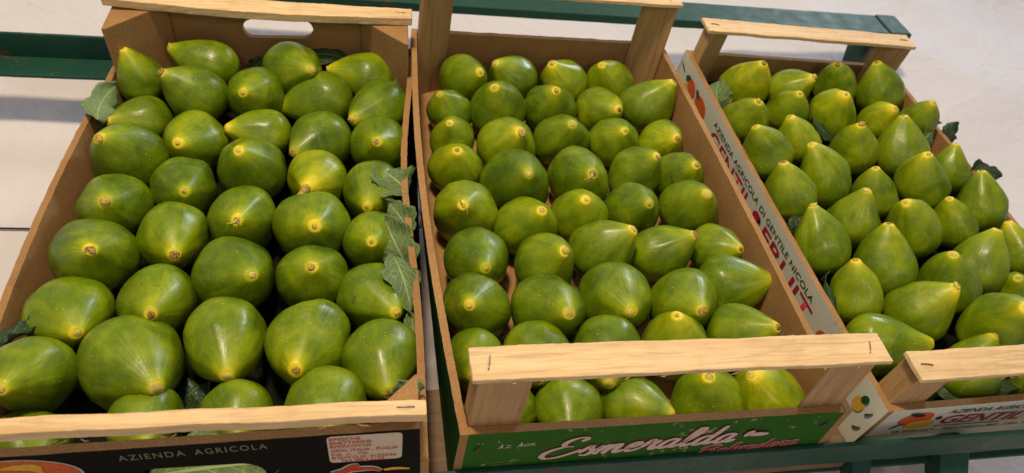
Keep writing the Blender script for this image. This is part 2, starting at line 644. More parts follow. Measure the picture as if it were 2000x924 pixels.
# the rail of the left stand, set in the frame of its crate
inv = LM.inverted()
lp = [
    beam('back_ledge', st2, -1.10, 0.02, 0.494, 0.531, -0.066, -0.062, (50, 2, 1)),
    beam('back_rail', st2, -1.10, 0.02, 0.5315, 0.5355, -0.066, -0.032, (50, 1, 2)),
    beam('side_rail', st2, -0.25, -0.22, -0.10, 0.494, -0.125, -0.098, (2, 20, 1)),
    beam('side_rail', st2, -0.06, -0.03, -0.10, 0.494, -0.125, -0.098, (2, 20, 1)),
    beam('front_rail', st2, -1.0, -0.010, -0.10, -0.080, -0.13, -0.060, (40, 1, 1)),
    slanted_leg(st2, 'leg', (-0.85, 0.52, -0.068), (-0.85, 0.56, -0.28), 0.03, 0.02),
    slanted_leg(st2, 'leg', (-0.05, 0.50, -0.068), (-0.05, 0.53, -0.28), 0.03, 0.02),
]
for q in lp:
    q.data.transform(inv)

# ---------------------------------------------------------------- crates
CR = [
    dict(M=LM, W=0.304, L=0.4955, hs=0.0533, he=0.0950, hp=0.1035, hpf=0.1125, zb=-0.014, bw=0.0200, bt=0.0085, ps=0.050, t=0.0058,
         print='black', side='black', post='board', bow=(-0.012, -0.006), frontbow=0.0),
    dict(M=Matrix.Translation((0.03042, -0.05470, 0.00351)), W=0.3002, L=0.5051, hs=0.0486, he=0.0486, hp=0.1128, zb=-0.0265, bw=0.0262, bt=0.0042,
         ps=0.036, t=0.0060, print='green', side='dgreen', post='post', bow=(-0.010, 0.002)),
    dict(M=Matrix(((0.99787, -0.04408, 0.04809, 0.37594), (0.04606, 0.99811, -0.04072, -0.04507), (-0.04620, 0.04285, 0.99801, -0.00640), (0, 0, 0, 1))),
         W=0.2932, L=0.4826, hs=0.0392, he=0.0392, hp=0.0851, zb=-0.024, bw=0.0273, bt=0.0045, ps=0.034, t=0.0060,
         print='white', side='white', post='post', bow=(-0.003, 0.002)),
]
CL = ['black printed wooden fruit crate of figs at the left, with hand holes in its ends',
      'green printed wooden fruit crate of figs standing in the middle',
      'white printed wooden fruit crate of figs at the right, pictures of fruit on its side']


def prism(s, z0, z1, t, cx, cy, sx, sy, s2=None):
    """triangular corner post, right angle in the corner"""
    bl = s * 0.24
    P = [(t, t), (t + s, t), (t + s, t + bl * 0.25), (t + bl * 0.25, t + (s2 or s)), (t, t + (s2 or s))]
    V = []
    for z in (z0, z1):
        for x, y in P:
            V.append((cx + sx * x, cy + sy * y, z))
    n = 5
    F = [list(range(n))[::-1], [n + i for i in range(n)]]
    for i in range(n):
        F.append([i, (i + 1) % n, n + (i + 1) % n, n + i])
    me = mesh(V, F)
    bm = bmesh.new(); bm.from_mesh(me)
    bmesh.ops.recalc_face_normals(bm, faces=bm.faces)
    bm.to_mesh(me); bm.free()
    return me


def staple(parent, p, d, up, w=0.011, m='steel', r=0.00045):
    p, d, up = Vector(p), Vector(d).normalized(), Vector(up).normalized()
    pts = []
    for i in range(9):
        a = i / 8
        pts.append(p + d * (a - 0.5) * w + up * (0.0010 * math.sin(a * math.pi) ** 0.5 - 0.0006))
    return link('staple', tube(pts, r, 6), parent, [M[m]])


def edge_rough(a, f=160):
    return lambda p: a * noise.noise(Vector((p[0] * f, p[1] * f, p[2] * f)))


crates = []
for ci, c in enumerate(CR):
    W, L, hs, he, hp, zb, t = (c[k] for k in ('W', 'L', 'hs', 'he', 'hp', 'zb', 't'))
    rt = empty('fruit_crate', c['M'])
    tag(rt, CL[ci], 'crate', 'fruit crates on the green stands')
    crates.append(rt)
    link('bottom_panel', grid_box(t, W - t, t, L - t, zb, zb + 0.003, (12, 16, 1)), rt, [M['board']])
    c['side'] = c['side']
    if ci != 1:
        zl = (0.004, 0, 0.000)[ci]
        link('gap_shade_sheet', grid_box(t + 0.0005, W - t - 0.0005, t + 0.0005, L - t - 0.0005, zl - 0.0015, zl, (20, 30, 1), jig(0.002, 40)), rt, [M['gap_shade']])  # added dark sheet under the figs, stands in for deep shade in the gaps
    for side in (0, 1):
        bow = c['bow'][side]
        x0 = 0 if side == 0 else W - t

        def f(x, y, z, bow=bow, x0=x0, ci=ci, side=side):
            k = (z - zb) / (hs - zb)
            u = y / L
            b = bow * math.sin(math.pi * u) * max(k, 0)
            if ci == 0 and side == 1:
                b += 0.005 * math.sin(2 * math.pi * u * 1.0 + 0.6) * k * math.sin(math.pi * u)
            zz = z
            if z > hs - 1e-4:
                zz += 0.0007 * noise.noise(Vector((y * 70, side * 9 + ci, 0))) + 0.0004 * noise.noise(Vector((y * 400, side, 2)))
                b += 0.0004 * noise.noise(Vector((x * 500, y * 300, ci)))
            return (x + b, y, zz)
        me = grid_box(x0, x0 + t, 0, L, zb, hs, (2, 110, 4), f)
        paint_side(me, (-1 if side == 0 else 1, 0, 0))
        sd = link('side_panel', me, rt, [M['board'], M[c['side']]])
        if side == 0:
            c['side_obj'] = sd
    for end in (0, 1):
        y0 = 0 if end == 0 else L - t
        hole = []
        if ci == 0:
            hx0, hx1, hz0, hz1 = (0.126, 0.198, 0.0685, 0.0905) if end else (0.120, 0.199, 0.036, 0.0665)
            r = (hz1 - hz0) / 2
            lp_ = []
            for i in range(13):
                a = -math.pi / 2 + math.pi * i / 12
                lp_.append((hx1 - r + r * math.cos(a), (hz0 + hz1) / 2 + r * math.sin(a)))
            for i in range(13):
                a = math.pi / 2 + math.pi * i / 12
                lp_.append((hx0 + r + r * math.cos(a), (hz0 + hz1) / 2 + r * math.sin(a)))
            hole = [lp_]
            hh = he if end == 0 else 0.0945
        else:
            hh = he
        out = [(t, zb)] + [(W - t, zb)]
        for i in range(61):
            x = W - t - (W - 2 * t) * i / 60
            lift = 0.0145 * (1 - x / W) ** 1.3 if (ci == 0 and end == 1) else (0.0025 - 0.0070 * (1 - x / W) if ci == 0 else 0.0)
            out.append((x, hh + lift + 0.0006 * noise.noise(Vector((x * 60, ci * 5 + end, 0))) + 0.0004 * noise.noise(Vector((x * 420, ci, end)))))
        me = plate(out, hole, t)
        me.transform(Matrix.Translation((0, y0 + t / 2, 0)) @ Matrix.Rotation(R(90), 4, 'X'))
        paint_side(me, (0, -1 if end == 0 else 1, 0))
        o = link('front_panel' if end == 0 else 'back_panel', me, rt, [M['board'], M[c['print']]])
        if end == 0:
            c['front_obj'] = o
        # handle slat and corner posts
        bw, bt = c['bw'], c['bt']
        if end == 0:
            hp = c.get('hpf', c['hp'])
        else:
            hp = c['hp']
        if ci == 0 and end == 0:
            bw, bt = 0.0120, 0.0085
        for sx, cx in ((1, 0), (-1, W)):
            sy, cy = (1, 0) if end == 0 else (-1, L)
            me = prism(c['ps'] if (ci or end) else 0.030, zb + 0.0032, hp - bt - 0.0004, t + 0.0003, cx, cy, sx, sy, None if ci == 0 else bw - t - 0.001)
            if ci == 0 and end == 1 and sx == 1:
                for v in me.vertices:
                    if v.co.z > 0.05:
                        v.co.z += 0.0135
            po = bevel(link('corner_post', me, rt, [M[c['post']]]), 0.0008)
        ya, yb = (0.0012, bw) if end == 0 else (L - bw, L - 0.0012)

        def g(x, y, z, ci=ci, end=end):
            u = x / W
            dy = 0.0009 * noise.noise(Vector((x * 22, ci * 3 + end, y * 20)))
            dz = 0.0008 * noise.noise(Vector((x * 30, y * 60, ci + end)))
            if ci == 0:
                dy += 0.0025 * noise.noise(Vector((x * 12, end * 4, 1 if y < 0.2 else 2)))
                if end == 1 and y < L - 0.012:
                    dy -= 0.006 * math.sin(math.pi * u) ** 1.0
            if ci == 0 and end == 1:
                dz += 0.017 * (1 - u) ** 1.3
            if ci == 0 and end == 0:
                dz += 0.005 * (1 - u)
            fr = 0.0003 * noise.noise(Vector((x * 700, y * 300, z * 300)))
            return (x + fr * 2, y + dy + fr, z + dz + fr)
        me = grid_box(0.001 if ci else 0.0, W - 0.0015, ya, yb, hp - bt, hp, (70, 4, 2), g)
        sl = bevel(link('handle_slat', me, rt, [M['slat']]), 0.0007)
        rr = random.Random(ci * 7 + end)
        if end == 0:
            for _ in range(9):                  # frayed fibres along the sawn edge
                fx = rr.uniform(0.02, W - 0.02)
                L1 = rr.uniform(0.003, 0.008)
                a1 = rr.uniform(-0.9, 0.9) + (math.pi if rr.random() < 0.5 else 0)
                p0 = Vector((fx, ya + 0.0004, hp - bt + 0.0006))
                pp = [p0, p0 + Vector((math.cos(a1) * L1 * 0.5, -0.0012, -0.0006)), p0 + Vector((math.cos(a1) * L1, -0.0016, math.sin(a1) * L1 * 0.4 - 0.001))]
                link('splinter', tube(pp, 0.0003, 5, True, [0.0004, 0.0003, 0.0001]), sl, [M['slat']])
        for xx in (0.013, W - 0.014):
            ang = random.uniform(-0.6, 0.6) + (1.3 if ci == 1 else 0.4)
            staple(sl, (xx, (ya + yb) / 2, hp + 0.0006), (math.cos(ang), math.sin(ang), 0), (0, 0, 1), 0.011, 'steel' if ci != 2 else 'rust')
    bevel(c['front_obj'], 0.0004, 1)


# ---------------------------------------------------------------- print on the crates
def frame_front(p, depth=0.0004):       # panel coordinates (x,z) on the front face
    return Vector((p[0], -depth, p[1]))


def frame_side(p, depth=0.0004):        # reading along -y on the outer left face
    return Vector((-depth, p[0], p[1]))


def write(parent, text, S, E, h, mat, fr=frame_front, shear=0.0, bold=0.0, space=1.0, upv=None, depth=0.0004, bowf=None):
    cu = bpy.data.curves.new('t', 'FONT')
    cu.body = text
    cu.size = 1.0
    cu.shear = shear
    cu.offset = bold
    cu.space_character = space
    cu.resolution_u = 3
    tmp = bpy.data.objects.new('t', cu)
    me = bpy.data.meshes.new_from_object(tmp)
    bpy.data.objects.remove(tmp)
    bpy.data.curves.remove(cu)
    me.materials.clear()
    xs = [v.co.x for v in me.vertices]
    x0, x1 = min(xs), max(xs)
    cap = 0.73
    S, E = Vector(S), Vector(E)
    for v in me.vertices:
        a = (v.co.x - x0) / (x1 - x0)
        b = v.co.y / cap
        q = S + (E - S) * a
        q = (q.x, q.y + b * h)
        P = fr(q, depth)
        if bowf:
            P = P + Vector((bowf(P), 0, 0))
        v.co = P
    o = link('lettering', me, parent, [M[mat]])
    return o


def catmull(P, n=7):
    out = []
    P = [Vector(p) for p in P]
    for i in range(len(P) - 1):
        p0, p1, p2, p3 = P[max(i - 1, 0)], P[i], P[i + 1], P[min(i + 2, len(P) - 1)]
        for k in range(n):
            t = k / n
            out.append(0.5 * ((2 * p1) + (-p0 + p2) * t + (2 * p0 - 5 * p1 + 4 * p2 - p3) * t * t + (-p0 + 3 * p1 - 3 * p2 + p3) * t ** 3))
    out.append(P[-1])
    return out


GL = {
    'E': (1.75, [[(1.35, 1.72), (1.52, 1.98), (1.30, 2.16), (0.88, 2.02), (0.66, 1.62), (0.80, 1.30), (1.16, 1.22), (0.72, 1.20), (0.22, 0.86), (0.05, 0.38), (0.34, 0.02), (0.86, 0.06), (1.40, 0.42), (1.72, 0.75)]]),
    'B': (1.75, [[(0.62, 1.95), (0.42, 1.0), (0.20, 0.05)], [(0.10, 1.55), (0.5, 2.0), (1.2, 2.1), (1.5, 1.75), (1.2, 1.25), (0.65, 1.1), (1.2, 1.0), (1.35, 0.5), (0.95, 0.05), (0.3, 0.08)]]),
    's': (0.72, [[(0.0, 0.35), (0.34, 1.08), (0.42, 0.80), (0.60, 0.42), (0.44, 0.04), (0.10, 0.10)], [(0.44, 0.05), (0.72, 0.30)]]),
    'm': (1.42, [[(0.0, 0.30), (0.22, 0.98), (0.16, 0.5), (0.10, 0.02)], [(0.14, 0.35), (0.46, 0.96), (0.62, 0.86), (0.56, 0.40), (0.50, 0.02)], [(0.54, 0.35), (0.86, 0.96), (1.04, 0.86), (1.00, 0.30), (1.14, 0.02), (1.42, 0.30)]]),
    'e': (0.80, [[(0.0, 0.30), (0.40, 0.55), (0.56, 0.85), (0.40, 1.02), (0.18, 0.78), (0.14, 0.30), (0.36, 0.00), (0.80, 0.34)]]),
    'r': (0.82, [[(0.0, 0.34), (0.26, 1.16), (0.36, 0.90), (0.62, 0.98), (0.50, 0.50), (0.52, 0.10), (0.66, 0.02), (0.82, 0.30)]]),
    'a': (1.05, [[(0.72, 0.88), (0.48, 1.02), (0.18, 0.72), (0.12, 0.22), (0.32, 0.00), (0.60, 0.34), (0.76, 0.92)], [(0.78, 1.0), (0.66, 0.40), (0.76, 0.02), (1.05, 0.30)]]),
    'l': (0.62, [[(0.0, 0.30), (0.38, 1.10), (0.48, 1.86), (0.30, 2.02), (0.18, 1.30), (0.16, 0.30), (0.32, 0.00), (0.62, 0.30)]]),
    'd': (1.08, [[(0.72, 0.88), (0.48, 1.02), (0.18, 0.72), (0.12, 0.22), (0.32, 0.00), (0.60, 0.34), (0.80, 1.00)], [(0.92, 2.05), (0.78, 1.10), (0.68, 0.40), (0.80, 0.02), (1.08, 0.30)]]),
    'v': (0.80, [[(0.0, 0.55), (0.16, 0.98), (0.22, 0.5), (0.28, 0.02), (0.56, 0.45), (0.62, 0.98), (0.80, 0.80)]]),
}


def script_word(parent, word, S, E, unit_z, mat, wmin, wmax, depth, mat2=None, grow=0.0):
    """brush lettering: ribbons along hand drawn strokes, thick on the down strokes"""
    total = sum(GL[ch][0] for ch in word)
    S, E = Vector(S), Vector(E)
    ux = (E - S).length / total
    V, F = [], []
    x = 0.0
    lay = 0.0
    for ch in word:
        adv, strokes = GL[ch]
        for st_ in strokes:
            C = catmull([(px + x + 0.30 * py * (unit_z / ux), py) for px, py in st_])
            pts = []
            for q in C:
                p2 = S + (E - S) * (q.x / total)
                pts.append(Vector((p2.x, p2.y + q.y * unit_z)))
            base = len(V)
            n = len(pts)
            for i, p in enumerate(pts):
                d = (pts[min(i + 1, n - 1)] - pts[max(i - 1, 0)])
                d = d.normalized() if d.length > 1e-9 else Vector((1, 0))
                down = abs(d.y)
                wd = wmin + (wmax - wmin) * down ** 1.3
                e = min(i, n - 1 - i) / 3.0
                wd = wd * min(1, 0.45 + e) + grow
                nrm = Vector((-d.y, d.x))
                for sgn in (-1, 1):
                    q = p + nrm * wd * sgn
                    V.append(frame_front(q, depth + lay))
            for i in range(n - 1):
                a = base + 2 * i
                F.append([a, a + 1, a + 3, a + 2])
            lay += 0.00001
        x += adv
    return link('lettering', mesh(V, F), parent, [M[mat]])


def flat(name, parent, outline, mat, fr, depth, t=0.0002):
    me = plate(outline, (), t)
    for v in me.vertices:
        z = v.co.z
        v.co = fr((v.co.x, v.co.y), depth + z)
    return link(name, me, parent, [M[mat]])


# left crate, black front
fp = CR[0]['front_obj']
write(fp, 'AZIENDA', (0.1165, 0.0795), (0.1555, 0.0815), 0.0068, 'ink_dim', space=1.25)
write(fp, 'AGRICOLA', (0.1612, 0.0818), (0.2045, 0.0842), 0.0068, 'ink_dim', space=1.25)
flat('printed_fruit', fp, ellipse(0.060, 0.070, 0.033, 0.0180, rot=-0.05), 'ink_pale', frame_front, 0.0003)
flat('printed_fruit', fp, ellipse(0.060, 0.070, 0.0315, 0.0168, rot=-0.05), 'ink_orange', frame_front, 0.0006)
flat('printed_fruit', fp, ellipse(0.056, 0.074, 0.018, 0.0085, rot=0.1, wob=0.15), 'ink_yellow', frame_front, 0.0009)
flat('printed_fruit', fp, ellipse(0.058, 0.0725, 0.010, 0.0042, rot=-0.3, wob=0.2), 'ink_orange', frame_front, 0.0012)


def rrect(P, r=0.12, n=5):
    """rounded quad from four corners in order"""
    P = [Vector(p) for p in P]
    out = []
    for i in range(4):
        a, b, c_ = P[i - 1], P[i], P[(i + 1) % 4]
        rr = r * (P[2] - P[1]).length
        s = b + (a - b).normalized() * rr
        e = b + (c_ - b).normalized() * rr
        for k in range(n + 1):
            t = k / n
            q = s * (1 - t) ** 2 + b * 2 * t * (1 - t) + e * t * t
            out.append((q.x, q.y))
    return out


stk = flat('sticker', fp, rrect([(0.2402, 0.0608), (0.2862, 0.0620), (0.2876, 0.0950), (0.2408, 0.0945)]), 'sticker', frame_front, 0.0005)
rows = [('PESCHE', 0.2450, 0.2615, 0.0895), ('NETTARINE', 0.2450, 0.2680, 0.0850), ('PERCOCHE', 0.2450, 0.2680, 0.0805),
        ('ORIG. ITALIA - PUGLIA', 0.2420, 0.2845, 0.0752), ('Cat. -I- - Cal.', 0.2420, 0.2655, 0.0705),
        ('B.D.N.O.O. 0125046', 0.2420, 0.2828, 0.0660), ('Tara 500 g \u00b115%', 0.2470, 0.2752, 0.0620)]
for i, (s, xa, xb, z) in enumerate(rows):
    write(stk, s, (xa, z), (xb, z + 0.0004), 0.0033, 'ink_sticker', bold=0.012, depth=0.0010)
    if i < 3:
        me = plate([(0.2422, z), (0.2442, z), (0.2442, z + 0.0028), (0.2422, z + 0.0028)], [[(0.2427, z + 0.0006), (0.2437, z + 0.0006), (0.2437, z + 0.0022), (0.2427, z + 0.0022)]], 0.0001)
        for v in me.vertices:
            v.co = frame_front((v.co.x, v.co.y), 0.0009 + v.co.z)
        link('tick_box', me, stk, [M['ink_sticker']])
# the brush logo whose top shows at the foot of the black panel


def brush(parent, pts, w, mat, depth):
    C = catmull(pts, 8)
    V, F = [], []
    n = len(C)
    for i, p in enumerate(C):
        d = (C[min(i + 1, n - 1)] - C[max(i - 1, 0)]).normalized()
        k = w * (0.55 + 0.45 * math.sin(math.pi * min(1, 0.12 + i / n)))
        for s in (-1, 1):
            q = p + Vector((-d.y, d.x)) * k * s
            V.append(frame_front(q, depth))
        if i:
            a = 2 * (i - 1)
            F.append([a, a + 1, a + 3, a + 2])
    return link('logo_stroke', mesh(V, F), parent, [M[mat]])


st1 = [(0.234, 0.026), (0.243, 0.040), (0.253, 0.053), (0.2585, 0.0555)]
st2_ = [(0.240, 0.046), (0.252, 0.0495), (0.266, 0.0500), (0.272, 0.046)]
brush(fp, st1, 0.0048, 'ink_pale', 0.0004)
brush(fp, st2_, 0.0040, 'ink_pale', 0.00045)
brush(fp, st1, 0.0030, 'ink_sticker', 0.0008)
brush(fp, st2_, 0.0021, 'ink_sticker', 0.00085)
brush(fp, [(0.274, 0.0470), (0.282, 0.0480), (0.291, 0.0465)], 0.0018, 'ink_yellow', 0.0006)

# middle crate, green front
fp = CR[1]['front_obj']
write(fp, 'A', (0.0290, 0.0270), (0.0325, 0.0272), 0.0062, 'ink_pale', shear=0.25, bold=0.02)
write(fp, 'Z.', (0.0335, 0.0272), (0.0385, 0.0275), 0.0042, 'ink_pale', shear=0.25, bold=0.01)
write(fp, 'A', (0.0425, 0.0278), (0.0465, 0.0281), 0.0062, 'ink_pale', shear=0.25, bold=0.02)
write(fp, 'GR.', (0.0472, 0.0281), (0.0562, 0.0287), 0.0042, 'ink_pale', shear=0.25, bold=0.01)
write(fp, 'Prodotto Fragile', (0.0262, 0.0058), (0.0480, 0.0072), 0.0026, 'ink_dim')
write(fp, 'originale Italia', (0.0262, 0.0022), (0.0430, 0.0032), 0.0024, 'ink_dim')
S_, E_ = (0.0610, 0.0075), (0.2130, 0.0150)
script_word(fp, 'Esmeralda', S_, E_, 0.0125, 'ink_dred', 0.0009, 0.0024, 0.0003, grow=0.0009)
script_word(fp, 'Esmeralda', S_, E_, 0.0125, 'ink_pink', 0.0009, 0.0024, 0.0007)
S_, E_ = (0.1870, -0.0050), (0.2720, 0.0035)
script_word(fp, 'Belvedere', S_, E_, 0.0066, 'ink_pink', 0.0004, 0.0009, 0.0005, grow=0.0007)
script_word(fp, 'Belvedere', S_, E_, 0.0066, 'ink_red', 0.0004, 0.0009, 0.0009)
for k, (lx, lz, rx, rz, ro) in enumerate(((0.2228, 0.0265, 0.0050, 0.0026, 0.9), (0.2310, 0.0248, 0.0085, 0.0026, 0.02))):
    flat('printed_leaf', fp, ellipse(lx, lz, rx + 0.0007, rz + 0.0007, rot=ro), 'ink_dred', frame_front, 0.0010)
    flat('printed_leaf', fp, ellipse(lx, lz, rx, rz, rot=ro), 'ink_pink', frame_front, 0.0013)
for p, a in (((0.2837, 0.0320), 0.9), ((0.0140, 0.0290), 1.1)):
    staple(fp, (p[0], -0.0004, p[1]), (math.cos(a), 0, math.sin(a)), (0, -1, 0), 0.008, 'rust', 0.0009)

# right crate, white front
fp = CR[2]['front_obj']
write(fp, 'AZIENDA AGRICOLA DI GENTILE NICOLA', (0.0690, 0.0265), (0.2720, 0.0225), 0.0066, 'ink_green', shear=0.25, bold=0.008)
write(fp, 'GENTIL', (0.0720, 0.0090), (0.1640, 0.0045), 0.0145, 'ink_red', shear=0.28, bold=0.020)
write(fp, 'FRUIT', (0.1850, 0.0040), (0.2620, 0.0005), 0.0145, 'ink_red', shear=0.28, bold=0.020)
flat('printed_line', fp, [(0.0700, 0.0052), (0.1450, 0.0015), (0.1450, 0.0023), (0.0700, 0.0060)], 'ink_green', frame_front, 0.0005)
write(fp, 'Via Valloneti, 6 - 75025 Policoro (MT) - CELL. 333.8264553 - 328.6433021', (0.0300, -0.0012), (0.2650, -0.0110), 0.0042, 'ink_green', shear=0.25, bold=0.004)
flat('printed_fruit', fp, ellipse(0.0400, 0.0215, 0.0165, 0.0105, rot=0.1), 'ink_orange', frame_front, 0.0004)
flat('printed_fruit', fp, ellipse(0.0500, 0.0118, 0.0150, 0.0070, rot=0.02), 'ink_yellow', frame_front, 0.0008)
flat('printed_leaf', fp, ellipse(0.0360, 0.0298, 0.0085, 0.0026, rot=-0.25), 'ink_black', frame_front, 0.0011)
flat('printed_leaf', fp, ellipse(0.0255, 0.0120, 0.0060, 0.0010, rot=0.7), 'ink_black', frame_front, 0.0011)
flat('printed_leaf', fp, ellipse(0.0640, 0.0210, 0.0030, 0.0022, rot=0.6), 'ink_black', frame_front, 0.0011)

# right crate, outer left side
sp = CR[2]['side_obj']
c = CR[2]


def bow2(P):
    k = max(0.0, (P.z - c['zb']) / (c['hs'] - c['zb']))
    return c['bow'][0] * math.sin(math.pi * P.y / c['L']) * k


write(sp, 'AZIENDA AGRICOLA DI GENTILE NICOLA', (0.3650, 0.0230), (0.1180, 0.0230), 0.0066, 'ink_green', frame_side, bold=0.006, space=1.05, depth=0.0006, bowf=bow2)
write(sp, 'GENTIL', (0.3620, 0.0045), (0.2500, 0.0045), 0.0160, 'ink_red', frame_side, bold=0.012, depth=0.0006, bowf=bow2)
write(sp, 'FRUIT', (0.2170, 0.0045), (0.1110, 0.0045), 0.0160, 'ink_red', frame_side, bold=0.012, depth=0.0006, bowf=bow2)


def side_fruit(y, z, rx, rz, mat, rot=0.0, depth=0.0008, name='printed_fruit'):
    me = plate(ellipse(y, z, rx, rz, rot=rot), (), 0.0001)
    for v in me.vertices:
        P = Vector((-depth - v.co.z, v.co.x, v.co.y))
        v.co = P + Vector((bow2(P), 0, 0))
    link(name, me, sp, [M[mat]])


side_fruit(0.2330, 0.0130, 0.0085, 0.0065, 'ink_red', 0.2)
for q in (-1, 1):
    side_fruit(0.2265, 0.0130 + q * 0.0045, 0.0030, 0.0008, 'ink_black', 0.6 * q, 0.0011, 'printed_leg')
side_fruit(0.2268, 0.0130, 0.0025, 0.0040, 'ink_black', 0, 0.0012, 'printed_head')
side_fruit(0.4360, 0.0190, 0.0125, 0.0080, 'ink_orange', 0.3)
side_fruit(0.4440, 0.0100, 0.0090, 0.0070, 'ink_yellow', 0.3, 0.0006)
side_fruit(0.4040, 0.0170, 0.0160, 0.0095, 'ink_orange', 0.1)
side_fruit(0.4180, 0.0235, 0.0060, 0.0030, 'ink_green', 0.5, 0.0012, 'printed_leaf')
side_fruit(0.4500, 0.0230, 0.0060, 0.0030, 'ink_green', -0.5, 0.0012, 'printed_leaf')
side_fruit(0.4700, 0.0250, 0.0075, 0.0010, 'ink_green', 0.3, 0.0012, 'printed_leaf')
side_fruit(0.0840, 0.0120, 0.0110, 0.0090, 'ink_orange', 0.1)
side_fruit(0.0210, 0.0150, 0.0060, 0.0085, 'ink_yellow', 0.1)
side_fruit(0.0190, 0.0245, 0.0035, 0.0050, 'ink_green', 0.4, 0.0012, 'printed_leaf')
for y, z, a in ((0.0085, 0.0190, 1.1), (0.0080, -0.0010, 0.9)):
    staple(sp, (-0.0008 , y, z), (0, -math.cos(a), math.sin(a)), (-1, 0, 0), 0.009, 'rust', 0.0008)
